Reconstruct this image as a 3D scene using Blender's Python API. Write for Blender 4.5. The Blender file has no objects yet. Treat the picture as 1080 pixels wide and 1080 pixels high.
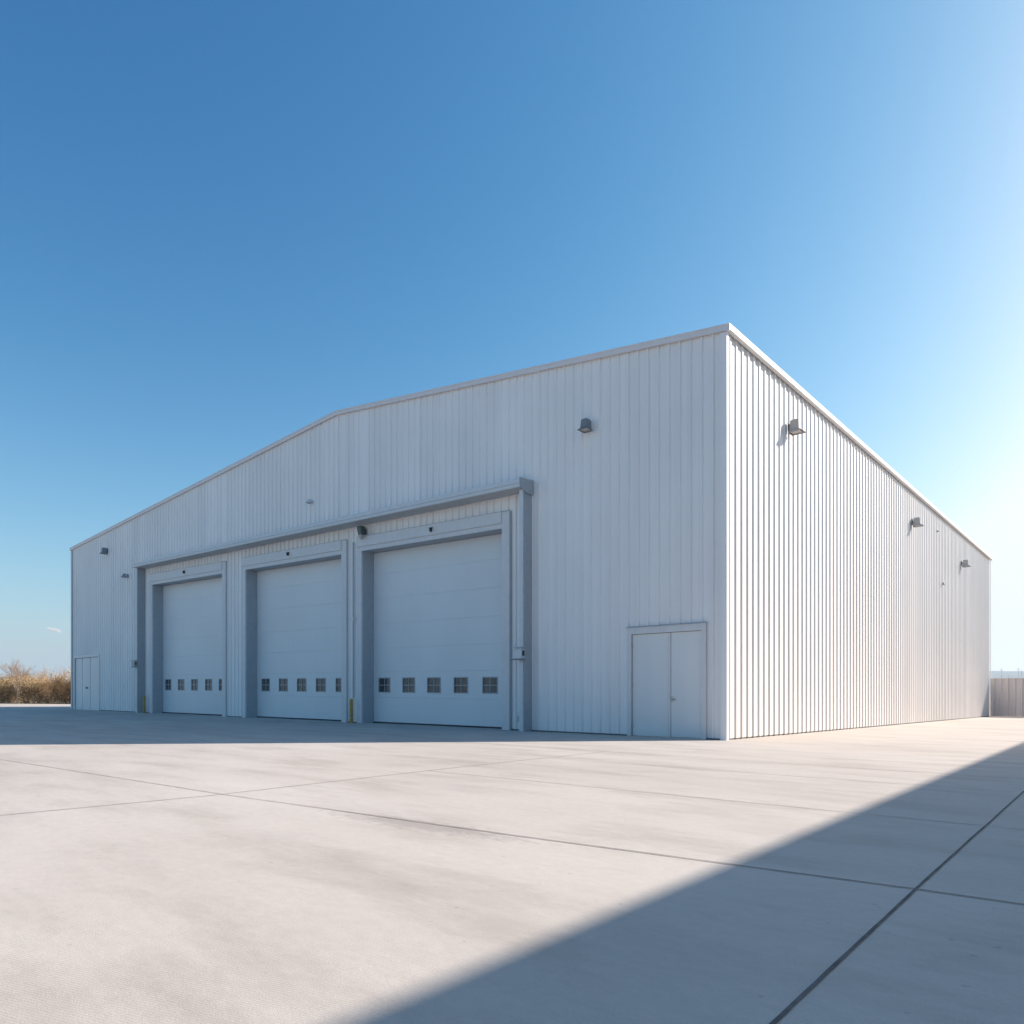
import bpy, math, random
from mathutils import Vector, Matrix, noise as mnoise
R = math.radians
S = bpy.context.scene
COL = S.collection
rnd = random.Random(7)

# ------------------------------------------------------------------ camera
CX, CY, CZ, YAW = 7.7648, -17.014, 1.0705, 0.7065
cam = bpy.data.cameras.new('camera')
camo = bpy.data.objects.new('camera', cam); COL.objects.link(camo)
camo.location = (CX, CY, CZ); camo.rotation_euler = (R(90), 0, YAW)
cam.sensor_width = 36; cam.lens = 785.5/1080*36
cam.shift_y = (734.05-540)/1080
cam.clip_start = 0.05; cam.clip_end = 30000
S.camera = camo
RV = Vector((math.cos(YAW), math.sin(YAW), 0)); WV = Vector((-math.sin(YAW), math.cos(YAW), 0))
# ------------------------------------------------------------------ sky, sun, exposure
SUN_EL, SUN_AZ = R(31), R(35.6)              # azimuth measured from +Y towards +X
w = bpy.data.worlds.new('World'); S.world = w; w.use_nodes = True
nt = w.node_tree
sky = nt.nodes.new('ShaderNodeTexSky'); sky.sky_type = 'NISHITA'; sky.sun_disc = False
sky.sun_elevation = SUN_EL; sky.sun_rotation = SUN_AZ
sky.altitude = 0; sky.air_density = 1.0; sky.dust_density = 2.0; sky.ozone_density = 1.0
EXPO = 0.85
bg = nt.nodes['Background']; bg.inputs[1].default_value = 0.1
# colour response of the sky: a deeper, more saturated blue away from the sun
sep = nt.nodes.new('ShaderNodeSeparateColor'); cmb = nt.nodes.new('ShaderNodeCombineColor')
nt.links.new(sky.outputs[0], sep.inputs[0])
for i_, (k_, g_, m_) in enumerate(((3.6, 2.0, .98), (2.2, 1.30, 1.02), (1.80, 1.01, 1.08))):
    p1 = nt.nodes.new('ShaderNodeMath'); p1.operation = 'MULTIPLY'; p1.inputs[1].default_value = .1
    p2 = nt.nodes.new('ShaderNodeMath'); p2.operation = 'POWER'; p2.inputs[1].default_value = g_
    p3 = nt.nodes.new('ShaderNodeMath'); p3.operation = 'MULTIPLY'; p3.inputs[1].default_value = 10*k_/2**EXPO
    nt.links.new(sep.outputs[i_], p1.inputs[0]); nt.links.new(p1.outputs[0], p2.inputs[0]); nt.links.new(p2.outputs[0], p3.inputs[0])
    p4 = nt.nodes.new('ShaderNodeMath'); p4.operation = 'SMOOTH_MIN'; p4.inputs[1].default_value = 10*m_/2**EXPO; p4.inputs[2].default_value = 1
    nt.links.new(p3.outputs[0], p4.inputs[0]); nt.links.new(p4.outputs[0], cmb.inputs[i_])
# pale aerosol layer low over the horizon
geo = nt.nodes.new('ShaderNodeTexCoord'); sx_ = nt.nodes.new('ShaderNodeSeparateXYZ'); nt.links.new(geo.outputs['Generated'], sx_.inputs[0])
h1 = nt.nodes.new('ShaderNodeMath'); h1.operation = 'ABSOLUTE'; nt.links.new(sx_.outputs[2], h1.inputs[0])
h2 = nt.nodes.new('ShaderNodeMath'); h2.operation = 'MULTIPLY'; h2.inputs[1].default_value = -8; nt.links.new(h1.outputs[0], h2.inputs[0])
h3 = nt.nodes.new('ShaderNodeMath'); h3.operation = 'EXPONENT'; nt.links.new(h2.outputs[0], h3.inputs[0])
h4 = nt.nodes.new('ShaderNodeMath'); h4.operation = 'MULTIPLY'; h4.inputs[1].default_value = .62; nt.links.new(h3.outputs[0], h4.inputs[0])
hm = nt.nodes.new('ShaderNodeMix'); hm.data_type = 'RGBA'; nt.links.new(h4.outputs[0], hm.inputs[0]); nt.links.new(cmb.outputs[0], hm.inputs[6])
hm.inputs[7].default_value = (10*.68/2**EXPO, 10*.75/2**EXPO, 10*.87/2**EXPO, 1)
nt.links.new(hm.outputs[2], bg.inputs[0])
sl = bpy.data.lights.new('sun', 'SUN'); so = bpy.data.objects.new('sun', sl); COL.objects.link(so)
sl.energy = 4.3; sl.angle = R(0.55); sl.color = (1, .90, .805)
sd = Vector((math.sin(SUN_AZ)*math.cos(SUN_EL), math.cos(SUN_AZ)*math.cos(SUN_EL), math.sin(SUN_EL)))
so.rotation_euler = sd.to_track_quat('Z', 'Y').to_euler()
so.location = (60, 60, 60)
S.view_settings.view_transform = 'Standard'; S.view_settings.look = 'None'
S.view_settings.exposure = EXPO; S.view_settings.gamma = 1
S.cycles.max_bounces = 8; S.cycles.diffuse_bounces = 5; S.cycles.volume_bounces = 1

# ------------------------------------------------------------------ helpers
class MB:
    def __init__(s): s.v = []; s.f = []; s.m = []
    def add(s, vs, fs, mi=0):
        b = len(s.v); s.v += [tuple(p) for p in vs]
        s.f += [[b+i for i in f] for f in fs]; s.m += [mi]*len(fs)
    def quad(s, a, b, c, d, mi=0): s.add([a, b, c, d], [(0, 1, 2, 3)], mi)
    def box(s, x0, x1, y0, y1, z0, z1, mi=0):
        s.add([(x0,y0,z0),(x1,y0,z0),(x1,y1,z0),(x0,y1,z0),(x0,y0,z1),(x1,y0,z1),(x1,y1,z1),(x0,y1,z1)],
              [(0,3,2,1),(4,5,6,7),(0,1,5,4),(1,2,6,5),(2,3,7,6),(3,0,4,7)], mi)
    def frustum(s, lo, hi, mi=0):               # lo/hi: (x0,x1,y0,y1,z)
        a, b = lo, hi
        s.add([(a[0],a[2],a[4]),(a[1],a[2],a[4]),(a[1],a[3],a[4]),(a[0],a[3],a[4]),
               (b[0],b[2],b[4]),(b[1],b[2],b[4]),(b[1],b[3],b[4]),(b[0],b[3],b[4])],
              [(0,3,2,1),(4,5,6,7),(0,1,5,4),(1,2,6,5),(2,3,7,6),(3,0,4,7)], mi)
    def extrude_x(s, prof, xs, zoff=lambda x: 0, mi=0, caps=True):   # prof: (y,z) loop
        n = len(prof); b = len(s.v)
        for x in xs:
            s.v += [(x, y, z+zoff(x)) for y, z in prof]
        for i in range(len(xs)-1):
            for k in range(n):
                j = (k+1) % n
                s.f.append([b+i*n+k, b+i*n+j, b+(i+1)*n+j, b+(i+1)*n+k]); s.m.append(mi)
        if caps:
            s.f.append([b+k for k in range(n)][::-1]); s.m.append(mi)
            s.f.append([b+(len(xs)-1)*n+k for k in range(n)]); s.m.append(mi)
    def tube(s, pts, rad, seg=8, mi=0, cap=True):
        b = len(s.v); n = len(pts)
        rr = rad if isinstance(rad, (list, tuple)) else [rad]*n
        for i, p in enumerate(pts):
            p = Vector(p)
            t = (Vector(pts[min(i+1, n-1)])-Vector(pts[max(i-1, 0)])).normalized()
            u = t.orthogonal().normalized(); v = t.cross(u)
            for k in range(seg):
                a = 2*math.pi*k/seg
                s.v.append(tuple(p+(u*math.cos(a)+v*math.sin(a))*rr[i]))
        for i in range(n-1):
            for k in range(seg):
                j = (k+1) % seg
                s.f.append([b+i*seg+k, b+i*seg+j, b+(i+1)*seg+j, b+(i+1)*seg+k]); s.m.append(mi)
        if cap:
            s.f.append([b+k for k in range(seg)][::-1]); s.m.append(mi)
            s.f.append([b+(n-1)*seg+k for k in range(seg)]); s.m.append(mi)
    def build(s, name, mats, parent=None, fn=None, bevel=0, fix=True, smooth=False):
        me = bpy.data.meshes.new(name)
        v = [fn(p) for p in s.v] if fn else s.v
        me.from_pydata(v, [], s.f)
        for m in (mats if isinstance(mats, (list, tuple)) else [mats]): me.materials.append(m)
        me.polygons.foreach_set('material_index', s.m)
        if fix:
            import bmesh
            bm = bmesh.new(); bm.from_mesh(me); bmesh.ops.recalc_face_normals(bm, faces=bm.faces)
            if bevel: bmesh.ops.bevel(bm, geom=[e for e in bm.edges if e.is_manifold and e.calc_face_angle() > .5], offset=bevel, segments=2, affect='EDGES', clamp_overlap=True)
            bm.to_mesh(me); bm.free()
        if smooth: me.polygons.foreach_set('use_smooth', [True]*len(me.polygons))
        o = bpy.data.objects.new(name, me); COL.objects.link(o)
        if parent: o.parent = parent
        return o

def tag(o, label=None, cat=None, group=None, kind=None):
    for k, v in (('label', label), ('category', cat), ('group', group), ('kind', kind)):
        if v: o[k] = v
    return o
def thing(name, label, cat, loc=(0, 0, 0), rz=0, group=None):
    o = bpy.data.objects.new(name, None); COL.objects.link(o)
    o.location = loc; o.rotation_euler = (0, 0, rz); o.empty_display_size = .3
    return tag(o, label, cat, group)
def copy_tree(o, parent=None):
    c = o.copy(); COL.objects.link(c); c.parent = parent
    for ch in list(o.children): copy_tree(ch, c)
    return c

# ------------------------------------------------------------------ materials
def new_mat(name):
    m = bpy.data.materials.new(name); m.use_nodes = True
    return m, m.node_tree, m.node_tree.nodes['Principled BSDF']
def N(t, typ, **kw):
    n = t.nodes.new(typ)
    for k, v in kw.items(): setattr(n, k, v)
    return n
def noise(t, vec, scale, detail=4, rough=.55):
    n = N(t, 'ShaderNodeTexNoise'); n.inputs['Scale'].default_value = scale
    n.inputs['Detail'].default_value = detail; n.inputs['Roughness'].default_value = rough
    if vec: t.links.new(vec, n.inputs['Vector'])
    return n
def mathn(t, op, a, b=None, c=None):
    n = N(t, 'ShaderNodeMath', operation=op)
    for i, x in enumerate((a, b, c)):
        if x is None: continue
        if isinstance(x, (int, float)): n.inputs[i].default_value = x
        else: t.links.new(x, n.inputs[i])
    return n.outputs[0]
def ramp(t, fac, stops):
    n = N(t, 'ShaderNodeValToRGB'); e = n.color_ramp.elements
    e[0].position, e[0].color = stops[0][0], (*stops[0][1], 1)
    e[1].position, e[1].color = stops[-1][0], (*stops[-1][1], 1)
    for p, c in stops[1:-1]:
        q = e.new(p); q.color = (*c, 1)
    t.links.new(fac, n.inputs[0]); return n.outputs[0]
def mix(t, fac, a, b, mode='MIX'):
    n = N(t, 'ShaderNodeMix', data_type='RGBA', blend_type=mode)
    for s, x in ((n.inputs[0], fac), (n.inputs[6], a), (n.inputs[7], b)):
        if isinstance(x, (int, float)): s.default_value = x
        elif isinstance(x, tuple): s.default_value = (*x, 1)
        else: t.links.new(x, s)
    return n.outputs[2]
def mapping(t, scale=(1, 1, 1), rot=(0, 0, 0)):
    g = N(t, 'ShaderNodeNewGeometry'); mp = N(t, 'ShaderNodeMapping')
    mp.inputs['Scale'].default_value = scale; mp.inputs['Rotation'].default_value = rot
    t.links.new(g.outputs['Position'], mp.inputs[0]); return mp.outputs[0]

def panel_mat(name, col, rough=.42, sheet=.9, streak=.05, bump=.06):
    m, t, p = new_mat(name)
    pos = mapping(t)
    sx = N(t, 'ShaderNodeSeparateXYZ'); t.links.new(pos, sx.inputs[0])
    s = mathn(t, 'FLOOR', mathn(t, 'DIVIDE', mathn(t, 'SUBTRACT', sx.outputs[0], sx.outputs[1]), sheet))
    wn = N(t, 'ShaderNodeTexWhiteNoise', noise_dimensions='1D'); t.links.new(s, wn.inputs['W'])
    a = noise(t, mapping(t, (5, 5, .12)), 1.0, 5).outputs[0]       # rain streaks
    b = noise(t, mapping(t, (.5, .5, .35)), 1.0, 4).outputs[0]      # broad fading
    v = mathn(t, 'ADD', mathn(t, 'MULTIPLY', wn.outputs[0], .07),
              mathn(t, 'ADD', mathn(t, 'MULTIPLY', a, streak*2), mathn(t, 'MULTIPLY', b, .16)))
    v = mathn(t, 'ADD', v, 1-.035-streak-.08)
    c = mix(t, 1.0, col, mix(t, 0, v, v), 'MULTIPLY')
    t.links.new(c, p.inputs['Base Color'])
    p.inputs['Roughness'].default_value = rough
    p.inputs['Specular IOR Level'].default_value = .4
    bn = noise(t, mapping(t, (1.5, 1.5, .6)), 1.0, 2).outputs[0]     # oil-canning of thin sheet
    bp = N(t, 'ShaderNodeBump'); bp.inputs['Strength'].default_value = bump; bp.inputs['Distance'].default_value = .06
    t.links.new(bn, bp.inputs['Height']); t.links.new(bp.outputs[0], p.inputs['Normal'])
    return m
def plain(name, col, rough=.5, metal=0, var=.08, scale=6):
    m, t, p = new_mat(name)
    a = noise(t, mapping(t), scale, 5).outputs[0]
    lo = tuple(x*(1-var) for x in col); hi = tuple(min(1, x*(1+var)) for x in col)
    t.links.new(ramp(t, a, [(.3, lo), (.7, hi)]), p.inputs['Base Color'])
    p.inputs['Roughness'].default_value = rough; p.inputs['Metallic'].default_value = metal
    return m

M = {}
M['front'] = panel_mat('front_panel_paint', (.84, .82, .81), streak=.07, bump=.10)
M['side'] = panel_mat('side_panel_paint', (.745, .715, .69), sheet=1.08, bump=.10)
M['trim'] = plain('white_trim_paint', (.76, .735, .715), .45, var=.03)
M['raketrim'] = plain('rake_trim_paint', (.72, .68, .68), .45, var=.03)
M['door'] = panel_mat('sectional_door_paint', (.73, .75, .77), .38, sheet=50, streak=.02, bump=.02)
M['pdoor'] = panel_mat('steel_door_paint', (.76, .76, .76), .4, sheet=50, streak=.03, bump=.02)
M['frame'] = plain('door_frame_paint', (.67, .66, .67), .45, var=.04)
M['lining'] = plain('recess_shade_lining', (.40, .435, .465), .5, var=.06)  # darker than the frame: shade of the recess put into the colour
M['postgrey'] = plain('shade_and_fitting_grey', (.38, .405, .43), .5, var=.06)  # side-face shade put into the grey of posts and end cap
M['canopy'] = plain('canopy_grey_paint', (.47, .49, .51), .45, var=.05)
M['fascia'] = plain('canopy_fascia_paint', (.62, .65, .68), .42, var=.04)
M['dark'] = plain('dark_sealant', (.035, .035, .037), .8, var=.3)
M['gap'] = plain('dark_gap', (.05, .05, .055), .9, var=.2)
M['plinth'] = plain('concrete_footing', (.16, .15, .145), .9, var=.25)
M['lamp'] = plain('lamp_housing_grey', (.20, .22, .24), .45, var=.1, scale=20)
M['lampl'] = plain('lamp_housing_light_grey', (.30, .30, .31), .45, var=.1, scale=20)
M['lens'] = plain('frosted_lens', (.45, .40, .36), .2, var=.15, scale=30)
M['metal'] = plain('bare_metal', (.5, .48, .46), .35, 1)
M['yellow'] = plain('yellow_safety_paint', (.46, .28, .07), .55, var=.2, scale=9)
M['green'] = plain('dark_lantern_paint', (.06, .09, .10), .4, var=.2)
M['roof'] = plain('roof_sheet', (.55, .55, .55), .45, .2)
M['fence'] = panel_mat('fence_sheet_paint', (.62, .57, .55), .5, sheet=.37, streak=.10)
M['fencecap'] = plain('fence_cap_paint', (.7, .66, .64), .5)
m, t, p = new_mat('door_window_glass')
a = noise(t, mapping(t), 1.3, 3).outputs[0]
t.links.new(ramp(t, a, [(.35, (.035, .05, .06)), (.65, (.12, .115, .10))]), p.inputs['Base Color'])
p.inputs['Roughness'].default_value = .08; p.inputs['Specular IOR Level'].default_value = .6
M['glass'] = m

# concrete yard
m, t, p = new_mat('yard_concrete')
big = noise(t, mapping(t, (.10, .22, 1), (0, 0, .35)), 1, 6, .6).outputs[0]
mid = noise(t, mapping(t, (.5, 1.5, 1), (0, 0, .35)), 1, 7, .62).outputs[0]
fine = noise(t, mapping(t, (9, 16, 1), (0, 0, .2)), 1, 6, .7).outputs[0]
grain = noise(t, mapping(t), 160, 2, .7).outputs[0]
base = ramp(t, big, [(.3, (.475, .42, .372)), (.52, (.545, .486, .434)), (.72, (.585, .528, .475))])
c = mix(t, 1, base, ramp(t, mid, [(.28, (.80, .785, .77)), (.5, (1, 1, 1)), (.75, (1.07, 1.07, 1.07))]), 'MULTIPLY')
c = mix(t, 1, c, ramp(t, fine, [(.25, (.93, .93, .93)), (.7, (1.05, 1.05, 1.05))]), 'MULTIPLY')
c = mix(t, 1, c, ramp(t, grain, [(.25, (.90, .90, .90)), (.7, (1.06, 1.06, 1.06))]), 'MULTIPLY')
stn = noise(t, mapping(t, (.35, .9, 1), (0, 0, .2)), 1.1, 5, .6).outputs[0]           # old water and tyre stains
c = mix(t, mathn(t, 'MULTIPLY', ramp(t, stn, [(.54, (0, 0, 0)), (.72, (1, 1, 1))]), .32), c, (.40, .36, .33))
spk = noise(t, mapping(t), 14, 1, .4).outputs[0]                                       # small pits
c = mix(t, mathn(t, 'MULTIPLY', ramp(t, spk, [(.76, (0, 0, 0)), (.80, (1, 1, 1))]), .3), c, (.22, .20, .19))
mp_ = N(t, 'ShaderNodeMapping'); mp_.vector_type = 'TEXTURE'                            # one dark damp stain along the long joint
mp_.inputs['Location'].default_value = (3.45, -13.05, .06); mp_.inputs['Rotation'].default_value = (0, 0, .07); mp_.inputs['Scale'].default_value = (1.15, .22, 5)
g_ = N(t, 'ShaderNodeNewGeometry'); t.links.new(g_.outputs['Position'], mp_.inputs[0])
le = N(t, 'ShaderNodeVectorMath', operation='LENGTH'); t.links.new(mp_.outputs[0], le.inputs[0])
fz = mathn(t, 'ADD', le.outputs['Value'], mathn(t, 'MULTIPLY', mathn(t, 'SUBTRACT', fine, .5), 1.6))
c = mix(t, mathn(t, 'MULTIPLY', ramp(t, fz, [(.35, (1, 1, 1)), (1.0, (0, 0, 0))]), .6), c, (.30, .26, .235))
t.links.new(c, p.inputs['Base Color'])
p.inputs['Roughness'].default_value = .82; p.inputs['Specular IOR Level'].default_value = .3
wv = N(t, 'ShaderNodeTexWave'); wv.inputs['Scale'].default_value = 22; wv.inputs['Distortion'].default_value = 3
wv.inputs['Detail'].default_value = 3
t.links.new(mapping(t, (1, 1, 1), (0, 0, 1.25)), wv.inputs['Vector'])
hgt = mathn(t, 'ADD', mathn(t, 'MULTIPLY', wv.outputs[1], .25), mathn(t, 'ADD', mathn(t, 'MULTIPLY', grain, .8), mathn(t, 'MULTIPLY', fine, .8)))
bp = N(t, 'ShaderNodeBump'); bp.inputs['Strength'].default_value = .25; bp.inputs['Distance'].default_value = .006
t.links.new(hgt, bp.inputs['Height']); t.links.new(bp.outputs[0], p.inputs['Normal'])
M['concrete'] = m
M['joint'] = plain('joint_filler', (.12, .115, .11), .9, var=.4, scale=12)
M['shadejoint'] = plain('shade_toned_joint_filler', (.22, .19, .178), .9, var=.4, scale=5)  # darker copy for the long joint's right stretch, shade put into its colour
M['litjoint'] = plain('sun_toned_joint_filler', (.35, .30, .27), .9, var=.4, scale=5)  # paler copy for the long joint's sunlit stretch, sunlight put into its colour
M['hairline'] = plain('worn_joint', (.43, .385, .355), .9, var=.25, scale=8)
m, t, p = new_mat('dry_earth')
a = noise(t, mapping(t), .3, 6).outputs[0]
t.links.new(ramp(t, a, [(.3, (.22, .17, .10)), (.6, (.32, .25, .16)), (.75, (.25, .23, .12))]), p.inputs['Base Color'])
p.inputs['Roughness'].default_value = .95
M['earth'] = m
M['hill'] = plain('far_hill_scrub', (.10, .11, .08), .95, var=.3, scale=.01)
M['hill'].node_tree.nodes['Principled BSDF'].inputs['Specular IOR Level'].default_value = 0
def leafy(name, stops):
    m, t, p = new_mat(name)
    oi = N(t, 'ShaderNodeNewGeometry')
    t.links.new(ramp(t, oi.outputs['Random Per Island'], stops), p.inputs['Base Color'])
    p.inputs['Roughness'].default_value = .8; p.inputs['Specular IOR Level'].default_value = .2
    return m
M['tan'] = leafy('dry_tan_leaf', [(0, (.36, .24, .13)), (.5, (.48, .33, .18)), (1, (.56, .41, .24))])
M['tan2'] = leafy('dry_brown_leaf', [(0, (.30, .21, .11)), (.5, (.40, .29, .15)), (1, (.48, .35, .19))])
M['twig'] = plain('bare_twig_bark', (.36, .25, .17), .9, var=.25, scale=3)

# ------------------------------------------------------------------ ground
def g(x, y):
    r = math.hypot(x, y)
    k = 1 if r < 90 else max(0, 1-(r-90)/160)
    return (-.0065*x-.0063*y)*k
mb = MB()
rings = [0, 6, 12, 20, 30, 42, 56, 70, 85, 100, 130, 170, 220, 300, 500, 900, 1800, 3500, 5600]
seg = 64
for ri in rings:
    for k in range(seg):
        a = 2*math.pi*k/seg; x, y = ri*math.cos(a), ri*math.sin(a)
        mb.v.append((x, y, g(x, y)-.06))
for i in range(len(rings)-1):
    for k in range(seg):
        j = (k+1) % seg
        f = [i*seg+k, i*seg+j, (i+1)*seg+j, (i+1)*seg+k]
        if i == 0: f = [k, seg+k, seg+j]
        mb.f.append(f); mb.m.append(0)
tag(mb.build('ground', M['earth']), kind='structure')
yard = [Vector((CX, CY, 0))+WV*z+RV*x for x, z in ((-62, 66), (-10, 66), )]
mb = MB()
pg = [(40, -60), (40, 39.6), (0, 39.6), (-30, 44), (-37.5, 42), (yard[1].x, yard[1].y), (yard[0].x, yard[0].y), (-100, -60)]
import bmesh
bm = bmesh.new()
vs = [bm.verts.new((x, y, 0)) for x, y in pg]; bm.faces.new(vs)
for ax, lo, hi in (((1, 0, 0), -100, 40), ((0, 1, 0), -60, 84)):
    for c in range(lo, hi, 4):
        bmesh.ops.bisect_plane(bm, geom=bm.verts[:]+bm.edges[:]+bm.faces[:], plane_co=(c*ax[0], c*ax[1], 0), plane_no=ax)
for v in bm.verts: v.co.z = g(v.co.x, v.co.y)
ed = [e for e in bm.edges if e.is_boundary]
r_ = bmesh.ops.extrude_edge_only(bm, edges=ed)
for v in [q for q in r_['geom'] if isinstance(q, bmesh.types.BMVert)]: v.co.z -= .12
bmesh.ops.recalc_face_normals(bm, faces=bm.faces)
me = bpy.data.meshes.new('concrete_yard'); bm.to_mesh(me); bm.free(); me.materials.append(M['concrete'])
yo = bpy.data.objects.new('concrete_yard', me); COL.objects.link(yo); tag(yo, kind='structure')

def strip(name, pts, wd, mat, dz=.004, jit=.10):
    mb = MB(); P = []
    for a, b in zip(pts[:-1], pts[1:]):
        k = max(2, int(math.dist(a, b)/.12)); k = min(k, 260)
        P += [(a[0]+(b[0]-a[0])*i/k, a[1]+(b[1]-a[1])*i/k) for i in range(k)]
    P.append(pts[-1])
    for i, q in enumerate(P):
        u = P[max(i-1, 0)]; v = P[min(i+1, len(P)-1)]
        dx, dy = v[0]-u[0], v[1]-u[1]; l = math.hypot(dx, dy); nx, ny = -dy/l, dx/l
        for s in (-1, 1):
            ww = wd/2*(1+rnd.uniform(-jit, jit)*1.2)
            ox = wd*.18*mnoise.noise((q[0]*.9, q[1]*.9, 3.3))
            x, y = q[0]+nx*(s*ww+ox), q[1]+ny*(s*ww+ox)
            mb.v.append((x, y, g(x, y)+dz))
    for i in range(len(P)-1):
        mb.f.append([2*i, 2*i+2, 2*i+3, 2*i+1]); mb.m.append(0)
    return tag(mb.build(name, mat, fix=False), kind='structure')
strip('slab_joint', [(6.62, 34), (6.71, -6.96), (6.82, -12.58), (6.9, -15.5), (7.0, -30)], .0165, M['joint'])
strip('slab_joint', [(-60, -16.6), (-5.3, -13.5), (.69, -13.2), (2.2, -13.06)], .013, M['litjoint'], .005)
strip('slab_joint', [(2.2, -13.06), (4.24, -12.88), (6.82, -12.58), (14, -12.1)], .015, M['shadejoint'], .005)
strip('slab_joint', [(.62, -30), (.62, -15.1), (.68, -13.3), (.4, -10.4), (.22, -8.1), (.1, -5.3)], .018, M['hairline'])
strip('slab_joint', [(-9, -5.2), (-.8, -5.27), (6.7, -5.38), (14, -5.45)], .022, M['hairline'], .005)
strip('slab_joint', [(.3, -7.25), (6.7, -7.1), (14, -7.0)], .018, M['hairline'], .005)
strip('slab_joint', [(.4, -10.1), (6.74, -9.95), (14, -9.8)], .016, M['hairline'], .005)

# ------------------------------------------------------------------ the warehouse
W, L, H = 41.79, 39.7, 10.0
GX, GZ = -15.31, 11.72
def roofz(x):
    return H+(GZ-H)*(x/GX) if x > GX else H+(GZ-H)*((x+W)/(GX+W))
wh = thing('warehouse', 'large pale grey corrugated metal warehouse with three big sectional doors under one canopy', 'warehouse')

def profile(x0, x1, pitch, base, topw, h, off=0):
    pts = [(x0, 0)]; x = x0+pitch/2+off
    while x+base/2 < x1-.01:
        if x-base/2 > x0+.01:
            pts += [(x-base/2, 0), (x-topw/2, h), (x+topw/2, h), (x+base/2, 0)]
        x += pitch
    pts.append((x1, 0)); return pts

DOORS = [(-13.82, -7.08), (-21.76, -15.0), (-30.75, -23.72)]
OPEN = 6.11
def rack(x, z): return z+(.0065+.003*z)*(-6-x)
PD = (-2.64, -.52, 2.80)      # double door rough opening
LD = (-41.25, -37.58, 3.38)   # folding door rough opening
breaks = sorted([-W+.02, -.02, PD[0], PD[1], LD[0], LD[1]]+[v for d in DOORS for v in d])
mb = MB()
for a, b in zip(breaks[:-1], breaks[1:]):
    mid_ = (a+b)/2; door = None
    for d in DOORS:
        if d[0] < mid_ < d[1]: door = OPEN+.02
    pr = profile(a, b, .30, .09, .04, .045, off=((-a) % .30)-.15)
    for (u, du), (v, dv) in zip(pr[:-1], pr[1:]):
        if door:
            z0, z1 = rack(u, door), rack(v, door)
        elif PD[0] < mid_ < PD[1]: z0 = z1 = PD[2]
        elif LD[0] < mid_ < LD[1]: z0 = z1 = LD[2]
        else: z0, z1 = g(u, 0)+.035, g(v, 0)+.035
        if v-u < 1e-4: continue
        if u < GX < v:
            mb.add([(u, -du, z0), (GX, -du, z0), (v, -dv, z1), (v, -dv, roofz(v)-.05), (GX, -du, GZ-.05), (u, -du, roofz(u)-.05)], [(0, 1, 2, 3, 4, 5)])
        else:
            mb.quad((u, -du, z0), (v, -dv, z1), (v, -dv, roofz(v)-.05), (u, -du, roofz(u)-.05))
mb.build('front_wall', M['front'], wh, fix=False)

mb = MB()
pr = profile(.08, L-.12, .36, .165, .07, .034)
for (u, du), (v, dv) in zip(pr[:-1], pr[1:]):
    mb.quad((du, u, g(0, u)+.035), (dv, v, g(0, v)+.035), (dv, v, H-.02), (du, u, H-.02))
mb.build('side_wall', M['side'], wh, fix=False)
mb = MB()
pr = profile(.02, L-.02, .36, .165, .07, .034)
for (u, du), (v, dv) in zip(pr[:-1], pr[1:]):
    mb.quad((-W-du, u, g(-W, u)), (-W-du, u, H-.02), (-W-dv, v, H-.02), (-W-dv, v, g(-W, v)))
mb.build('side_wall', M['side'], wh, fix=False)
mb = MB()
pr = profile(-W+.02, -.02, .30, .085, .045, .032)
for (u, du), (v, dv) in zip(pr[:-1], pr[1:]):
    mb.quad((u, L+du, -.4), (u, L+du, roofz(u)-.05), (v, L+dv, roofz(v)-.05), (v, L+dv, -.4))
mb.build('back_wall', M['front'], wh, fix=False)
# roof
mb = MB()
for a, b in ((-W-.1, GX), (GX, .12)):
    za = H-.01 if a < -W else GZ; zb = GZ if b < 0 else H-.01
    mb.add([(a, -.05, za), (b, -.05, zb), (b, L+.05, zb), (a, L+.05, za), (a, -.05, za-.1), (b, -.05, zb-.1), (b, L+.05, zb-.1), (a, L+.05, za-.1)],
           [(0, 1, 2, 3), (7, 6, 5, 4), (0, 4, 5, 1), (1, 5, 6, 2), (2, 6, 7, 3), (3, 7, 4, 0)])
mb.build('roof', M['roof'], wh)
# rake flashing along the gable
for a, b in ((-W-.09, GX), (GX, .165)):
    mb = MB()
    for y0, y1, zt, zb in ((-.10, -.051, .025, -.13), (-.112, -.1005, .025, -.01)):
        za = H if a < -W else GZ; zbb = GZ if b < 0 else H-.04
        sl_ = (zbb-za)/(b-a)
        f = lambda x: za+(x-a)*sl_
        mb.add([(a, y0, f(a)+zb), (b, y0, f(b)+zb), (b, y1, f(b)+zb), (a, y1, f(a)+zb), (a, y0, f(a)+zt), (b, y0, f(b)+zt), (b, y1, f(b)+zt), (a, y1, f(a)+zt)],
               [(0, 3, 2, 1), (4, 5, 6, 7), (0, 1, 5, 4), (1, 2, 6, 5), (2, 3, 7, 6), (3, 0, 4, 7)])
    mb.build('rake_flashing', M['raketrim'], wh)
mb = MB()                                        # eave fascia of the long side
mb.box(.125, .165, -.05, L+.1, H-.15, H-.01)
mb.box(.051, .1245, -.05, L+.1, H-.148, H-.11)
mb.build('eave_fascia', M['trim'], wh)
mb = MB(); mb.box(-W-.145, -W-.101, -.05, L+.1, H-.13, H+.03); mb.build('eave_fascia', M['trim'], wh)
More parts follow.
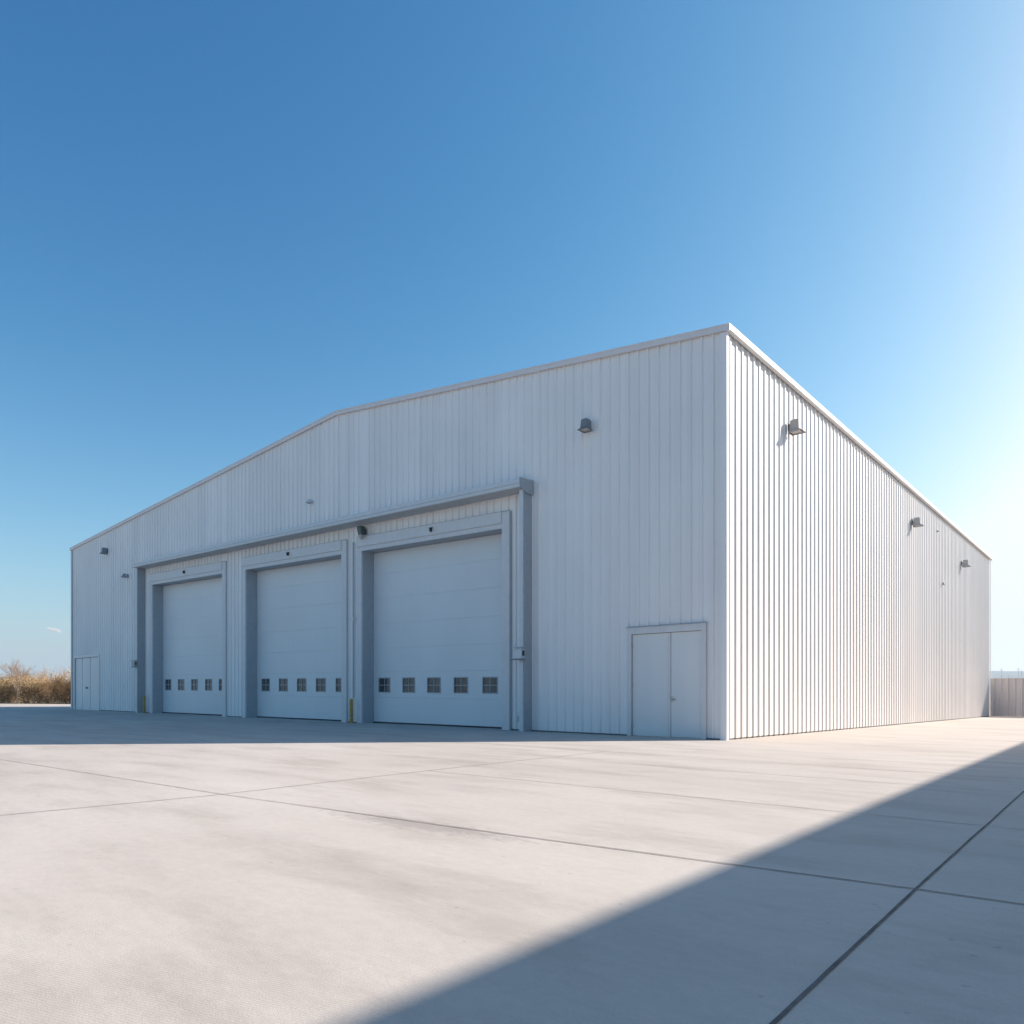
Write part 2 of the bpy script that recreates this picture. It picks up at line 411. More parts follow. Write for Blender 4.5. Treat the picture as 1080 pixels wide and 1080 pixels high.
# corner trims
mb = MB()
zt = H-.16
mb.box(-.10, .052, -.050, -.034, -.1, zt); mb.box(.0475, .064, -.0335, .10, -.1, zt+.0)
mb.build('corner_trim', M['front'], wh)
mb = MB(); mb.box(-W-.05, -W+.16, -.052, -.034, .2, zt); mb.box(-W-.066, -W-.0475, -.0335, .14, .2, zt); mb.build('corner_trim', M['canopy'], wh)
mb = MB(); mb.box(.0475, .066, L-.14, L+.05, -.4, zt+.03); mb.build('corner_trim', M['canopy'], wh)
# footing strip seen under the sheets
spans = [-W+.05]+[v for d in sorted(DOORS) for v in (d[0]-.2, d[1]+.25)]+[-.05]
for x0, x1 in zip(spans[::2], spans[1::2]):
    mb = MB()
    mb.add([(x0, .012, g(x0, 0)-.1), (x1, .012, g(x1, 0)-.1), (x1, .012, g(x1, 0)+.06), (x0, .012, g(x0, 0)+.06)], [(0, 1, 2, 3)])
    mb.build('footing', M['plinth'], wh, fix=False)
mb = MB()
for i in range(40):
    a, b = .08+(L-.16)*i/40, .08+(L-.2)*(i+1)/40
    mb.add([(-.012, a, g(0, a)-.1), (-.012, b, g(0, b)-.1), (-.012, b, g(0, b)+.06), (-.012, a, g(0, a)+.06)], [(0, 1, 2, 3)])
mb.build('footing', M['plinth'], wh, fix=False)

# ---- sectional doors
RK = lambda p: (p[0], p[1], rack(p[0], p[2]))
WINS = [[-13.44, -12.13, -10.86, -9.58, -8.29], [-21.3, -19.95, -18.62, -17.31, -16.01], [-30.39, -29.0, -27.62, -26.24, -24.95]]
SEAMS = [.95, 1.86, 2.70, 3.56, 4.46, 5.33]
PY = .47
for di, (a, b) in enumerate(DOORS):
    # surround
    fr = MB()
    fr.box(a-.26, a, -.10, -.034, -.3, 6.24)               # jamb casings
    fr.box(b, b+.30, -.10, -.034, -.3, 6.60)
    fr.box(a+.0005, b-.0005, -.10, -.034, OPEN, 6.24)      # lintel beam
    fr.box(a-.255, b-.002, -.125, -.034, 6.262, 6.60)      # header board
    fr.box(a-.25, b-.006, -.085, -.034, 6.2405, 6.2615)
    fo = fr.build('door_frame', M['frame'], wh, RK)
    sh = MB(); sh.box(b+.301, b+.325, -.075, -.034, -.3, 6.6); sh.box(a-.255, b+.30, -.135, -.034, 6.601, 6.615)
    sh.build('edge_flashing', M['canopy'], fo, RK)
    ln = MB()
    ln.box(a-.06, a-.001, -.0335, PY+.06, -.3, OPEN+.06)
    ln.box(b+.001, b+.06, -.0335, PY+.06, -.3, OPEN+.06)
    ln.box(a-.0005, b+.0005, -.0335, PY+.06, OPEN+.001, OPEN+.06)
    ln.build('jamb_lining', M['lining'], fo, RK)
    # the leaf: sections with grooves, window holes cut section by section
    dr = MB(); xl, xr = a+.004, b-.004
    zs = [-.3]+SEAMS+[OPEN-.002]
    ws = [v-.11 for v in WINS[di]]; ww = .66; wz0, wz1 = 1.12, 1.655
    for k in range(len(zs)-1):
        z0, z1 = zs[k]+.006, zs[k+1]-.006
        if k == 1:
            dr.quad((xl, PY, z0), (xr, PY, z0), (xr, PY, wz0), (xl, PY, wz0))
            dr.quad((xl, PY, wz1), (xr, PY, wz1), (xr, PY, z1), (xl, PY, z1))
            e = [xl]+[v for w_ in ws for v in (w_, w_+ww)]+[xr]
            for i in range(0, len(e), 2): dr.quad((e[i], PY, wz0), (e[i+1], PY, wz0), (e[i+1], PY, wz1), (e[i], PY, wz1))
        else:
            dr.quad((xl, PY, z0), (xr, PY, z0), (xr, PY, z1), (xl, PY, z1))
        if k < len(zs)-2:
            s_ = zs[k+1]
            dr.quad((xl, PY, s_-.006), (xr, PY, s_-.006), (xr, PY+.010, s_-.002), (xl, PY+.010, s_-.002))
            dr.quad((xl, PY+.010, s_-.002), (xr, PY+.010, s_-.002), (xr, PY+.010, s_+.002), (xl, PY+.010, s_+.002))
            dr.quad((xl, PY+.010, s_+.002), (xr, PY+.010, s_+.002), (xr, PY, s_+.006), (xl, PY, s_+.006))
    do = dr.build('sectional_door', M['door'], wh, RK, fix=False)
    do['label'] = ['sectional door nearest the double door', 'middle sectional door', 'sectional door nearest the folding door'][di]
    for w_ in ws:
        wb = MB(); f_ = .03
        for x0, x1, z0, z1 in ((w_, w_+f_, wz0, wz1), (w_+ww-f_, w_+ww, wz0, wz1), (w_+f_, w_+ww-f_, wz0, wz0+f_), (w_+f_, w_+ww-f_, wz1-f_, wz1)):
            wb.box(x0, x1, PY-.012, PY+.04, z0, z1, 0)
        wb.box(w_+ww/2-.013, w_+ww/2+.013, PY+.006, PY+.03, wz0+f_, wz1-f_, 1)
        zm = (wz0+wz1)/2
        wb.box(w_+f_, w_+ww/2-.0135, PY+.006, PY+.03, zm-.012, zm+.012, 1); wb.box(w_+ww/2+.0135, w_+ww-f_, PY+.006, PY+.03, zm-.012, zm+.012, 1)
        wb.quad((w_+f_, PY+.025, wz0+f_), (w_+ww-f_, PY+.025, wz0+f_), (w_+ww-f_, PY+.025, wz1-f_), (w_+f_, PY+.025, wz1-f_), 2)
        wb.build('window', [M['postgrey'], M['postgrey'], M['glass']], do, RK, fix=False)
    sb = MB(); nn = 8
    for i in range(nn):
        u, v = xl+(xr-xl)*i/nn, xl+(xr-xl)*(i+1)/nn
        sb.add([(u, PY-.02, g(u, 0)-.05), (v, PY-.02, g(v, 0)-.05), (v, PY-.02, g(v, 0)+.045), (u, PY-.02, g(u, 0)+.045), (v, PY-.001, g(v, 0)+.05), (u, PY-.001, g(u, 0)+.05)],
               [(0, 1, 2, 3), (3, 2, 4, 5)])
    sb.build('bottom_seal', M['gap'], do, fix=False)

# ---- canopy over the doors with its two side posts
czo = lambda x: .0219*(-5.95-x)
xs = [-31.95+(-5.93+31.95)*i/20 for i in range(21)]
mb = MB(); mb.extrude_x([(-.034, 7.37), (-.56, 7.325), (-.56, 7.105), (-.034, 7.07)], xs, czo)
cn = mb.build('canopy', M['canopy'], wh)
mb = MB(); mb.extrude_x([(-.561, 7.335), (-.62, 7.33), (-.62, 7.20), (-.59, 7.195), (-.59, 7.165), (-.615, 7.16), (-.615, 7.11), (-.60, 7.085), (-.561, 7.085)], [-31.95+(-5.95+31.95)*i/20 for i in range(21)], czo)
mb.build('fascia', M['fascia'], cn)
capp = [(-.64, 7.35), (-.034, 7.375), (-.034, 6.94), (-.30, 6.94), (-.64, 7.08)]
mb = MB(); mb.add([(-5.925, y, z) for y, z in capp]+[(-5.905, y, z) for y, z in capp], [(0, 1, 2, 3, 4), (9, 8, 7, 6, 5)]+[(i, 5+i, 5+(i+1) % 5, (i+1) % 5) for i in range(5)])
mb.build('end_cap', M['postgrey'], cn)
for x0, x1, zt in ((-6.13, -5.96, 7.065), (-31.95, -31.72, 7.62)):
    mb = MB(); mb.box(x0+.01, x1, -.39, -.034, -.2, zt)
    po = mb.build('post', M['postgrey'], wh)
    mb = MB(); mb.box(x0, x1-.03, -.41, -.391, -.2, zt-.002); mb.build('flange', M['fascia'], po)  # front face of the post, coloured lighter than its sides as if lit

# ---- double personnel door
fr = MB()
fr.box(-2.70, -2.58, -.075, -.033, -.1, 2.86); fr.box(-.58, -.46, -.075, -.033, -.1, 2.86); fr.box(-2.579, -.581, -.075, -.033, 2.69, 2.86)
pf = fr.build('door_frame', M['frame'], wh)
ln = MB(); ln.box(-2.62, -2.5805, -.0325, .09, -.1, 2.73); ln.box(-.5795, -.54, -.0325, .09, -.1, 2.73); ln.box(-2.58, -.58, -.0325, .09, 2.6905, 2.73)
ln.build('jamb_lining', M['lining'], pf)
mb = MB(); mb.add([(-2.74, -.033, 2.90), (-.43, -.033, 2.90), (-.43, -.10, 2.872), (-2.74, -.10, 2.872), (-2.74, -.10, 2.862), (-.43, -.10, 2.862)], [(0, 1, 2, 3), (3, 2, 5, 4)])
mb.build('drip_cap', M['canopy'], pf, fix=False)
for x0, x1 in ((-2.57, -1.448), (-1.436, -.59)):
    mb = MB(); mb.box(x0, x1, -.01, .035, .03, 2.682); lf = mb.build('door_leaf', M['pdoor'], wh, bevel=.004)
    if x0 < -2:
        mb = MB(); mb.box(-1.535, -1.452, -.018, -.0105, .03, 2.68); mb.build('astragal', M['frame'], lf)
    xh = x0+.012 if x0 < -2 else x1-.012
    for zh in (.3, 1.35, 2.4):
        mb = MB(); mb.tube([(xh, -.018, zh-.06), (xh, -.018, zh+.06)], .011, 8); mb.build('hinge', M['metal'], lf)
    if x0 < -2: pass
    else:
        mb = MB(); mb.box(-1.43, -1.36, -.018, -.0105, .90, 1.06); mb.tube([(-1.40, -.018, .98), (-1.40, -.07, .98)], .018)
        mb.tube([(-1.40, -.075, .98), (-1.29, -.075, .98)], .013); mb.build('handle', M['metal'], lf)
mb = MB(); mb.box(-2.575, -.585, .0355, .05, -.05, 2.69); mb.build('door_backing', M['gap'], wh)
mb = MB(); mb.box(-2.578, -.582, -.06, .034, -.05, .024); mb.build('threshold', M['metal'], wh)
# ---- folding door at the far end
fr = MB()
fr.box(-41.33, -41.2, -.08, -.033, .1, 3.47); fr.box(-37.62, -37.5, -.08, -.033, .1, 3.47); fr.box(-41.199, -37.621, -.08, -.033, 3.32, 3.47)
lf_ = fr.build('door_frame', M['trim'], wh)
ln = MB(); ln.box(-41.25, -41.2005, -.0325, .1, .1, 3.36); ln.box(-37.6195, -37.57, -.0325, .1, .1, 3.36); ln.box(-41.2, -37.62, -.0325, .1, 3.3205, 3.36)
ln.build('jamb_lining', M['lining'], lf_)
for i, (x0, x1) in enumerate(((-41.18, -40.17), (-40.12, -38.97), (-38.92, -37.64))):
    mb = MB(); mb.box(x0, x1, -.01, .035, .2, 3.30); o = mb.build('door_leaf', M['pdoor'], wh, bevel=.004)
    if i == 1:
        mb = MB(); mb.tube([(-39.35, -.011, 1.55), (-39.35, -.06, 1.55), (-39.35, -.10, 1.55)], [.05, .04, .075]); mb.build('handle', M['lamp'], o)
mb = MB(); mb.box(-41.19, -37.63, .0355, .05, .1, 3.32); mb.build('door_backing', M['gap'], wh)

# ------------------------------------------------------------------ wall lights and small fittings
def floodlight(body, label):
    t_ = thing('floodlight', label, 'floodlight', group='floodlights on the warehouse walls')
    b = MB(); b.box(-.10, .10, -.03, 0, -.10, .20); b.build('back_plate', M['lamp'], t_, bevel=.006)
    b = MB(); b.box(-.045, .045, -.10, -.0305, .0, .09); b.build('arm', M['lamp'], t_)
    b = MB(); b.frustum((-.15, .15, -.37, -.07, -.10), (-.125, .125, -.35, -.09, .21)); hs = b.build('housing', body, t_, bevel=.012)
    b = MB()
    for i in range(6): b.box(-.105+i*.038, -.094+i*.038, -.33, -.11, .2105, .228)
    b.build('cooling_fin', body, hs)
    b = MB()
    lo = [(-.19, -.50, -.185), (.19, -.50, -.185), (.18, -.05, -.195), (-.18, -.05, -.195)]
    hi = [(-.15, -.375, -.099), (.15, -.375, -.099), (.15, -.07, -.099), (-.15, -.07, -.099)]
    lo2 = [(x*.96, y+(.012 if y < -.3 else -.012), z) for x, y, z in lo]; hi2 = [(x*.94, y+(.01 if y < -.3 else -.01), z-.012) for x, y, z in hi]
    b.add(lo+hi+lo2+hi2, [(i, (i+1) % 4, 4+(i+1) % 4, 4+i) for i in range(4)]+[(8+i, 12+i, 12+(i+1) % 4, 8+(i+1) % 4) for i in range(4)]+[(i, 8+i, 8+(i+1) % 4, (i+1) % 4) for i in range(4)]+[(12, 13, 14, 15)])
    vs = b.build('visor', body, t_)
    b = MB(); b.frustum((-.15, .15, -.40, -.09, -.16), (-.135, .135, -.36, -.10, -.125)); b.build('lens', M['lens'], t_)
    return t_
FL = [((-3.93, -.034, 8.47), 0, .76, 'dark grey floodlight high on the shaded front wall above the double door'),
      ((-36.45, -.034, 9.14), 0, .8, 'dark floodlight high on the front wall above the folding door'),
      ((.048, 4.07, 8.62), 90, 0.88, 'grey floodlight on the sunlit side wall, nearest the front corner'),
      ((.048, 18.6, 8.52), 90, 0.88, 'grey floodlight on the sunlit side wall, middle of three'),
      ((.048, 29.8, 8.26), 90, 0.88, 'grey floodlight on the sunlit side wall, nearest the fence')]
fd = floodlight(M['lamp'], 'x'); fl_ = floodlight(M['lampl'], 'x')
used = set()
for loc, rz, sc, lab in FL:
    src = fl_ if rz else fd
    o = src if src.name not in used else copy_tree(src)
    used.add(src.name)
    o.location = loc; o.rotation_euler = (0, 0, R(rz)); o.scale = (sc, sc, sc); o['label'] = lab

def small_lamp(loc, mat, lab, s=1.0):
    t_ = thing('wall_lamp', lab, 'wall lamp', loc, group='small lamps on the front wall')
    b = MB(); b.tube([(0, 0, 0), (0, -.03, 0)], .09, 12); b.build('back_plate', mat, t_)
    b = MB(); b.tube([(0, -.03, .02), (0, -.12, .09), (0, -.20, .08)], .022, 8); b.build('arm', mat, t_)
    b = MB(); b.tube([(0, -.2, .10), (0, -.2, .06), (0, -.2, -.02), (0, -.2, -.10)], [.03, .06, .11, .17], 14); b.build('lamp_shade', mat, t_)
    b = MB(); b.tube([(0, -.2, -.101), (0, -.2, -.12)], [.13, .10], 12); b.build('lens', M['lens'], t_)
    t_.scale = (s, s, s)
small_lamp((-33.75, -.034, 7.5), M['lampl'], 'small grey lamp on the front wall left of the canopy', 1.0)
small_lamp((-16.95, -.034, 8.62), M['frame'], 'small pale lamp on the front wall above the canopy', .75)

t_ = thing('lantern', 'dark lantern under the canopy between the middle and the nearest sectional doors', 'lantern', (-13.62, -.128, 6.95)); t_.scale = (.8, .8, .9)
b = MB(); b.box(-.06, .06, -.04, .09, -.1, .14); b.build('bracket', M['green'], t_)
b = MB(); b.frustum((-.10, .10, -.25, -.05, -.13), (-.15, .15, -.30, -.0405, .15)); b.frustum((-.16, .16, -.31, -.0402, .1505), (-.12, .12, -.27, -.05, .20)); b.build('housing', M['green'], t_)
b = MB(); b.frustum((-.05, .05, -.2, -.1, -.30), (-.085, .085, -.235, -.065, -.131)); b.build('lens', M['lens'], t_)

for (x, z), lab in zip(((-27.2, 7.02), (-18.42, 6.80), (-10.12, 6.57)),
                       ('small black sensor on the header of the sectional door nearest the folding door', 'small black sensor on the header of the middle sectional door', 'small black sensor on the header of the sectional door nearest the double door')):
    t_ = thing('door_sensor', lab, 'sensor', (x, -.125, z), group='sensors above the sectional doors')
    t_.scale = (.62, .62, .62)
    b = MB(); b.box(-.12, .12, -.05, -.0, .03, .06); b.build('bracket', M['lamp'], t_)
    b = MB(); b.frustum((-.045, .045, -.12, -.01, -.17), (-.06, .06, -.14, -.0, .0295)); b.build('housing', M['gap'], t_)

for x0, z, lab, bx in ((-6.05, 2.31, 'grey control box fixed to the right canopy post', 0), (-31.85, 2.74, 'grey control box fixed to the left canopy post', 1)):
    t_ = thing('control_box', lab, 'control box', (x0, -.411, z), group='control boxes on the canopy posts')
    b = MB(); b.box(-.20, .12, -.14, 0, -.16, .13); b.build('housing', M['fascia'] if not bx else M['postgrey'], t_, bevel=.008)
    b = MB(); b.add([(-.25, 0, .175), (.16, 0, .175), (.16, -.19, .135), (-.25, -.19, .135), (-.25, 0, .19), (.16, 0, .19), (.16, -.19, .15), (-.25, -.19, .15)],
                    [(0, 3, 2, 1), (4, 5, 6, 7), (0, 1, 5, 4), (1, 2, 6, 5), (2, 3, 7, 6), (3, 0, 4, 7)]); b.build('rain_hood', M['canopy'], t_)
    b = MB(); b.box(-.25, .15, -.17, 0, -.195, -.165); b.build('tray', M['lamp'], t_)
    b = MB(); b.box(.1205, .15, -.10, -.04, -.08, .07); b.build('switch', M['gap'], t_)

t_ = thing('conduit', 'thin grey conduit running down between the middle and the nearest sectional doors', 'conduit', (-14.33, -.034, 1.0))
b = MB(); b.tube([(0, -.035, 0), (0, -.035, 5.7)], .028, 8); b.build('pipe', M['canopy'], t_)
b = MB(); b.box(-.09, .09, -.12, -.07, 2.80, 2.95); b.box(-.03, .03, -.07, 0, 2.84, 2.92); b.build('junction_box', M['trim'], t_, bevel=.005)

t_ = thing('outlet_box', 'small grey outlet box low on the wall beside the right canopy post', 'outlet', (-6.45, -.034, .43))
b = MB(); b.box(-.07, .07, -.05, 0, -.15, .15); b.build('housing', M['frame'], t_, bevel=.01)
b = MB(); b.box(-.045, .045, -.062, -.0505, -.11, .04); b.build('cover', M['canopy'], t_, bevel=.004)

bol = None
for x, y, lab in ((-14.22, -.24, 'slim yellow guard post between the middle and the nearest sectional doors'), (-31.3, -.24, 'slim yellow guard post beside the left canopy post')):
    if bol is None:
        bol = thing('bollard', lab, 'bollard', group='yellow guard posts by the doors')
        b = MB(); b.tube([(0, 0, -.05), (0, 0, .84), (0, 0, .87), (0, 0, .885)], [.062, .062, .05, .02], 14); b.build('post', M['yellow'], bol)
        b = MB(); b.box(-.09, .09, -.09, .09, 0, .018); b.build('base_plate', M['yellow'], bol)
        b = MB(); b.tube([(0, 0, .24), (0, 0, .29)], .066, 14); b.build('band', M['lamp'], bol)
        o = bol
    else: o = copy_tree(bol)
    o.location = (x, y, g(x, y)); o['label'] = lab

t_ = thing('vent_spout', 'small grey vent spout on the sunlit side wall below the lights', 'vent', (.048, 24.85, 6.62), R(90)); t_.scale = (.6, .6, .6)
b = MB(); b.frustum((-.10, .10, -.20, -.0085, -.10), (-.08, .08, -.08, -.0085, .12)); b.build('hood', M['lampl'], t_)
b = MB(); b.box(-.13, .13, -.008, .0, -.15, .15); b.build('flange', M['lampl'], t_)
t_ = thing('camera_dome', 'tiny grey fitting high on the sunlit side wall just under the eave', 'fitting', (.048, 23.55, 9.0), R(90)); t_.scale = (.55, .55, .55)
b = MB(); b.tube([(0, 0, 0), (0, -.06, 0)], .09, 10); b.build('back_plate', M['lampl'], t_)
b = MB(); b.tube([(0, -.061, 0), (0, -.12, -.02), (0, -.15, -.03)], [.07, .06, .02], 10); b.build('dome', M['lamp'], t_)

# ------------------------------------------------------------------ sheet fence at the far corner
fn = thing('sheet_fence', 'low grey ribbed sheet fence running from the far end of the side wall', 'fence', (0, 39.45, 0))
rr = random.Random(3)
x = .075
zt = 2.17
for bay in range(6):
    x1 = x+2.32
    pr = profile(x, x1, .37, .15, .09, .06)
    mb = MB()
    for (u, du), (v, dv) in zip(pr[:-1], pr[1:]):
        mb.quad((u, -du, g(u, 39.5)+.02), (v, -dv, g(v, 39.5)+.02), (v, -dv, zt), (u, -du, zt))
    mb.build('sheet', M['fence'], fn, fix=False)
    mb = MB(); mb.box(x1-.02, x1+.08, .01, .11, -.4, zt-.02); mb.build('post', M['fencecap'], fn)
    x = x1
mb = MB(); mb.box(.07, x+.1, -.075, .12, zt+.001, zt+.04); mb.build('cap_rail', M['fencecap'], fn)
mb = MB(); mb.box(.07, x, .011, .06, .4, .48); mb.box(.07, x, .011, .06, 1.6, 1.68); mb.build('rail', M['fencecap'], fn)

# ------------------------------------------------------------------ neighbouring warehouse whose shadow crosses the yard
NH = 8.0
NXF = 5.89+NH/math.tan(SUN_EL)*math.sin(SUN_AZ)
nb = thing('warehouse', 'lower neighbouring metal warehouse along the near side of the yard, throwing the long shadow', 'warehouse', (NXF, 0, 0), .0145)
y0, y1, wd = -46, 39.3, 22
pr = profile(y0, y1, .36, .165, .07, .034)
mb = MB()
for (u, du), (v, dv) in zip(pr[:-1], pr[1:]):
    mb.quad((-du, u, -.6), (-du, u, NH-.05), (-dv, v, NH-.05), (-dv, v, -.6))
    mb.quad((wd+du, u, -.8), (wd+dv, v, -.8), (wd+dv, v, NH-.05), (wd+du, u, NH-.05))
mb.build('side_wall', M['side'], nb, fix=False)
mb = MB()
for yy in (y0, y1):
    mb.add([(0, yy, -.8), (wd, yy, -.8), (wd, yy, NH-.05), (wd/2, yy, NH+1.2), (0, yy, NH-.05)], [(0, 1, 2, 3, 4)])
    mb.build('gable_wall', M['front'], nb, fix=False); mb = MB()
mb = MB()
for a, b, za, zb in ((-.12, wd/2, NH-.02, NH+1.3), (wd/2, wd+.12, NH+1.3, NH-.02)):
    mb.add([(a, y0-.1, za), (b, y0-.1, zb), (b, y1+.1, zb), (a, y1+.1, za), (a, y0-.1, za-.08), (b, y0-.1, zb-.08), (b, y1+.1, zb-.08), (a, y1+.1, za-.08)],
           [(0, 1, 2, 3), (7, 6, 5, 4), (0, 4, 5, 1), (1, 5, 6, 2), (2, 6, 7, 3), (3, 7, 4, 0)])
mb.build('roof', M['roof'], nb)
mb = MB(); mb.box(-.16, -.121, y0-.1, y1+.1, NH-.18, NH); mb.build('eave_fascia', M['trim'], nb)

# ------------------------------------------------------------------ dry brush and bare trees beyond the yard
def branch(mb, p, d, ln, rad, depth, rg, spread, tips, seg=5):
    n = 4; pts = [p]; dd = d.copy()
    for i in range(n):
        dd = (dd+Vector((rg.uniform(-1, 1), rg.uniform(-1, 1), rg.uniform(-.3, .6)))*.13).normalized()
        pts.append(pts[-1]+dd*ln/n)
    mb.tube(pts, [rad*(1-.45*i/n) for i in range(n+1)], seg if rad > .012 else 3, cap=False)
    tips.append((pts[-1], dd)); tips.append((pts[2], dd))
    if depth == 0: return
    for k in range(rg.choice((3, 3, 4))):
        q = pts[rg.choice((2, 3, 4, 4))]
        ax = Vector((rg.uniform(-1, 1), rg.uniform(-1, 1), rg.uniform(-.2, .7)))
        nd = (dd+ax*spread).normalized()
        branch(mb, q, nd, ln*rg.uniform(.55, .8), max(rad*.55, .004), depth-1, rg, spread, tips, seg)
def leaves(mb, tips, rg, per, size, jitter):
    for p, d in tips:
        for _ in range(per):
            c = p+Vector((rg.gauss(0, 1), rg.gauss(0, 1), rg.gauss(0, 1)))*jitter
            if c.z < .03: continue
            a = Vector((rg.gauss(0, 1), rg.gauss(0, 1), rg.gauss(0, 1))).normalized(); b = a.orthogonal().normalized()
            s = size*rg.uniform(.5, 1.3)
            mb.add([c-a*s, c+b*s*.45, c+a*s, c-b*s*.45], [(0, 1, 2, 3)])
def at(px, Z):
    q = Vector((CX, CY, 0))+WV*Z+RV*((px-540)/785.5*Z); q.z = g(q.x, q.y)-.05
    return q
def shrub_mesh(seed, h, leafmat):
    rg = random.Random(seed); t_ = bpy.data.objects.new('shrub', None); COL.objects.link(t_)
    mb = MB(); tips = []
    for k in range(11):
        a = rg.uniform(0, 6.28); d = Vector((math.cos(a)*rg.uniform(.1, .75), math.sin(a)*rg.uniform(.1, .75), 1)).normalized()
        branch(mb, Vector((math.cos(a)*.25, math.sin(a)*.25, -.05)), d, h*rg.uniform(.33, .5), .025, 2, rg, .6, tips)
    mb.build('stems', M['twig'], t_, fix=False)
    tips += [(Vector((rg.gauss(0, .55), rg.gauss(0, .55), rg.uniform(.08, h*.4))), None) for _ in range(70)]
    lb = MB(); leaves(lb, tips, rg, 22, .05, .20); lb.build('foliage', leafmat, t_, fix=False)
    return t_
SH = [shrub_mesh(11, 2.7, M['tan']), shrub_mesh(12, 2.5, M['tan2']), shrub_mesh(13, 2.9, M['tan'])]
row = [(-70, 66, 0, 1.0), (-46, 65, 1, 1.0), (-22, 66, 2, .95), (-3, 65.5, 1, .95), (14, 67, 0, .95), (31, 65.5, 1, 1.0), (46, 66, 2, .92), (60, 65.5, 0, .9), (75, 66.5, 1, .95), (93, 66, 2, 1), (115, 68, 0, 1),
       (-55, 71, 2, 1.1), (-30, 72, 0, 1.1), (4, 71, 2, 1.1), (24, 72, 0, 1.0), (52, 71, 2, 1.0), (72, 72, 1, 1.05), (98, 72, 0, 1.1)]
lab = {3: 'darker brown brush at the left edge of the photo, behind the yard', 4: 'golden dry shrub left of the bare tree trunk in the front row', 5: 'darker brown brush just right of the bare tree trunk', 6: 'golden dry shrub midway between the bare tree and the warehouse',
       7: 'rounded tan shrub in the front row, second from the warehouse corner', 8: 'brown dry brush in the front row, touching the warehouse corner', 13: 'tan shrub in the back row behind the left edge of the brush', 14: 'golden shrub in the back row behind the bare tree', 15: 'tan shrub in the back row right of the bare tree', 16: 'brown shrub in the back row beside the warehouse corner'}
seen = set()
for i, (px, Z, k, sc) in enumerate(row):
    o = SH[k] if k not in seen else copy_tree(SH[k]); seen.add(k)
    o.location = at(px, Z); o.rotation_euler = (0, 0, rnd.uniform(0, 6.28)); o.scale = (sc*1.12, sc*1.12, sc*rnd.uniform(.98, 1.12))
    tag(o, lab.get(i, 'dry tan shrub of the brush row outside the picture'), 'shrub', 'dry brush beyond the yard')
def bare_tree(px, Z, h, seed, label, depth=5):
    rg = random.Random(seed); q = at(px, Z)
    t_ = thing('bare_tree', label, 'tree', q, group='bare trees beyond the yard')
    tr = MB(); tr.tube([(0, 0, -.1), (.03, .02, h*.16), (.0, .05, h*.34)], [h*.022, h*.017, h*.013], 8, cap=False); tr.build('trunk', M['twig'], t_, fix=False)
    cb = MB(); tips = []
    for k in range(6):
        a = k*1.05+rg.uniform(-.3, .3)
        d = Vector((math.cos(a)*.62, math.sin(a)*.62, rg.uniform(.7, 1.2))).normalized()
        branch(cb, Vector((0, .04, h*(.14+.035*k))), d, h*.30, h*.009, depth-1, rg, .55, tips, 5)
    cb.build('crown', M['twig'], t_, fix=False)
bare_tree(18, 64, 3.9, 5, 'bare leafless tree rising above the brush near the left edge')
bare_tree(40, 68, 3.6, 6, 'lower bare tree leaning out of the brush, between the tall bare tree and the warehouse', 4)
bare_tree(55, 69, 3.7, 8, 'small bare tree in the brush nearest the warehouse corner', 4)

# ------------------------------------------------------------------ far distance
mb = MB()
nseg = 60
for i in range(nseg+1):
    px = 960+i*12
    for k, (Z, f) in enumerate(((4200, 0), (4500, .75), (4800, 1), (5100, .9))):
        q = Vector((CX, CY, 0))+WV*Z*.9+RV*((px-540)/785.5*Z*.9)
        hh = (150+11*mnoise.noise((px*.01, 1.7, 0))+3.5*mnoise.noise((px*.06, 4.1, 0)))*f
        mb.v.append((q.x, q.y, hh-.5))
for i in range(nseg):
    for k in range(3):
        a = i*4+k; mb.f.append([a, a+4, a+5, a+1]); mb.m.append(0)
tag(mb.build('hills', M['hill'], smooth=True), kind='structure')
for px, Z, hgt_, lb_ in ((1056.3, 1180, 45, 'tall thin mast beyond the fence, nearest the warehouse end'), (1063.5, 1260, 37, 'short thin mast beyond the fence, between two taller ones'), (1074, 1200, 47, 'tallest thin mast beyond the fence at the right edge'), (1077.5, 1220, 44, 'thin mast beyond the fence closest to the right edge of the photo')):
    q = Vector((CX, CY, 0))+WV*Z+RV*((px-540)/785.5*Z); q.z = g(q.x, q.y)-.1
    t_ = thing('utility_mast', lb_, 'mast', q, group='thin masts beyond the fence')
    b = MB(); b.tube([(0, 0, 0), (0, 0, hgt_)], [.55, .3], 8); b.build('pole', M['canopy'], t_)
    b = MB(); b.box(-2.2, 2.2, -.15, .15, hgt_-3.2, hgt_-2.8); b.build('crossarm', M['canopy'], t_)

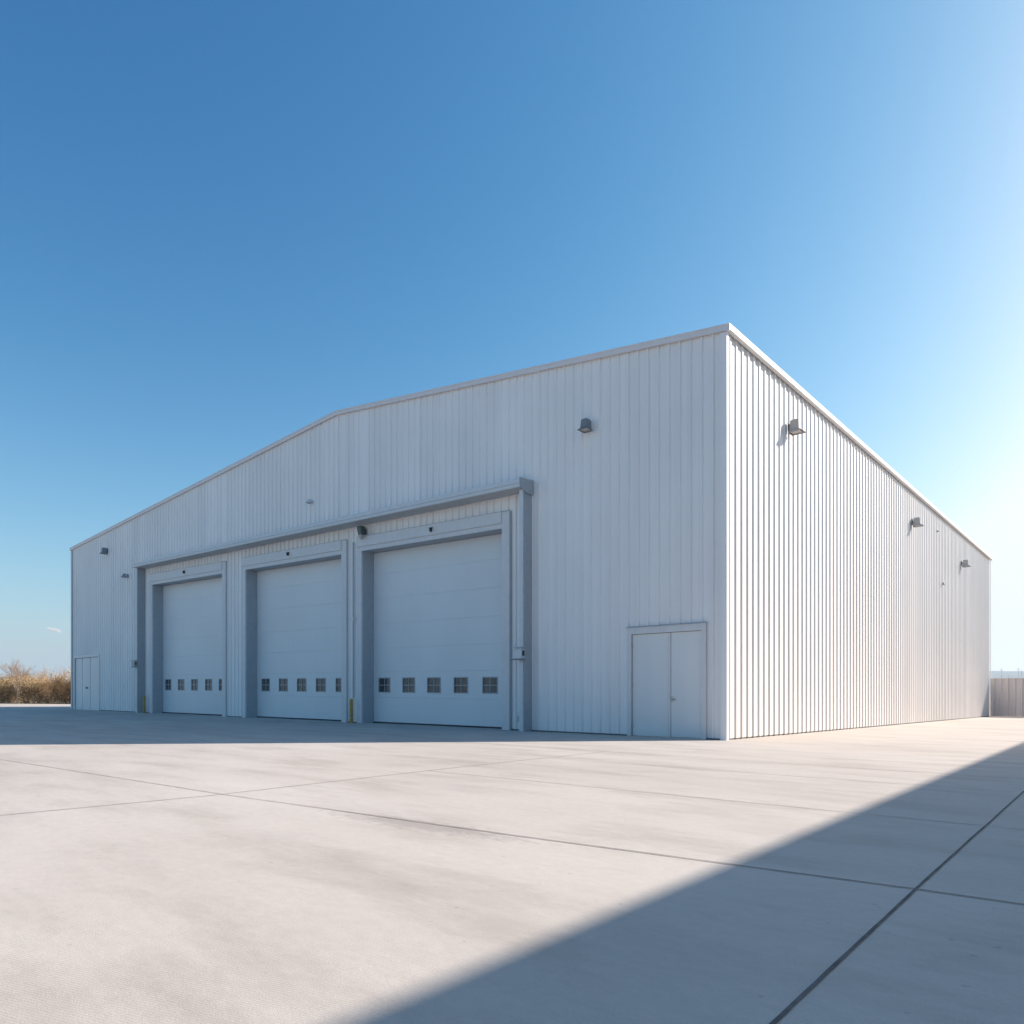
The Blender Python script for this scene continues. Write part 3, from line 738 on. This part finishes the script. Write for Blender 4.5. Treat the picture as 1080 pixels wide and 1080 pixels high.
HAZE = True
if HAZE:
    m = bpy.data.materials.new('haze_air'); m.use_nodes = True; t = m.node_tree
    t.nodes.remove(t.nodes['Principled BSDF'])
    pv = t.nodes.new('ShaderNodeVolumePrincipled'); pv.inputs['Color'].default_value = (.70, .84, 1, 1)
    pv.inputs['Density'].default_value = .00014; pv.inputs['Anisotropy'].default_value = .3
    t.links.new(pv.outputs[0], t.nodes['Material Output'].inputs['Volume'])
    mb = MB(); mb.box(-6200, 6200, -6200, 6200, -3, 178)
    tag(mb.build('haze', m), kind='stuff')
# one small cloud low on the left
m = bpy.data.materials.new('cloud_vapour'); m.use_nodes = True; t = m.node_tree
t.nodes.remove(t.nodes['Principled BSDF'])
pv = t.nodes.new('ShaderNodeVolumePrincipled'); pv.inputs['Color'].default_value = (1, .97, .95, 1)
tc = t.nodes.new('ShaderNodeTexCoord'); 
nz = noise(t, tc.outputs['Generated'], 4.0, 5, .65)
ln_ = N(t, 'ShaderNodeVectorMath', operation='DISTANCE'); t.links.new(tc.outputs['Generated'], ln_.inputs[0]); ln_.inputs[1].default_value = (.5, .5, .5)
dn = mathn(t, 'MULTIPLY', mathn(t, 'MAXIMUM', mathn(t, 'SUBTRACT', mathn(t, 'SUBTRACT', .90, mathn(t, 'MULTIPLY', ln_.outputs[1], 1.3)), mathn(t, 'MULTIPLY', nz.outputs[0], .95)), 0), .08)
t.links.new(dn, pv.inputs['Density']); t.links.new(pv.outputs[0], t.nodes['Material Output'].inputs['Volume'])
import bmesh
bm = bmesh.new(); bmesh.ops.create_icosphere(bm, subdivisions=4, radius=1)
me = bpy.data.meshes.new('cloud'); 
for v in bm.verts: v.co *= 1+.22*mnoise.noise(v.co*1.7)
bm.to_mesh(me); bm.free(); me.materials.append(m)
co = bpy.data.objects.new('cloud', me); COL.objects.link(co)
Z = 9000; q = Vector((CX, CY, CZ))+WV*Z+RV*((58-540)/785.5*Z); q.z = CZ+(734-664.5)/785.5*Z
co.location = q; co.scale = (150, 80, 36); co.rotation_euler = (0, R(14), YAW)
tag(co, 'small pinkish wisp of cloud low in the sky left of the warehouse', 'cloud', kind='structure')
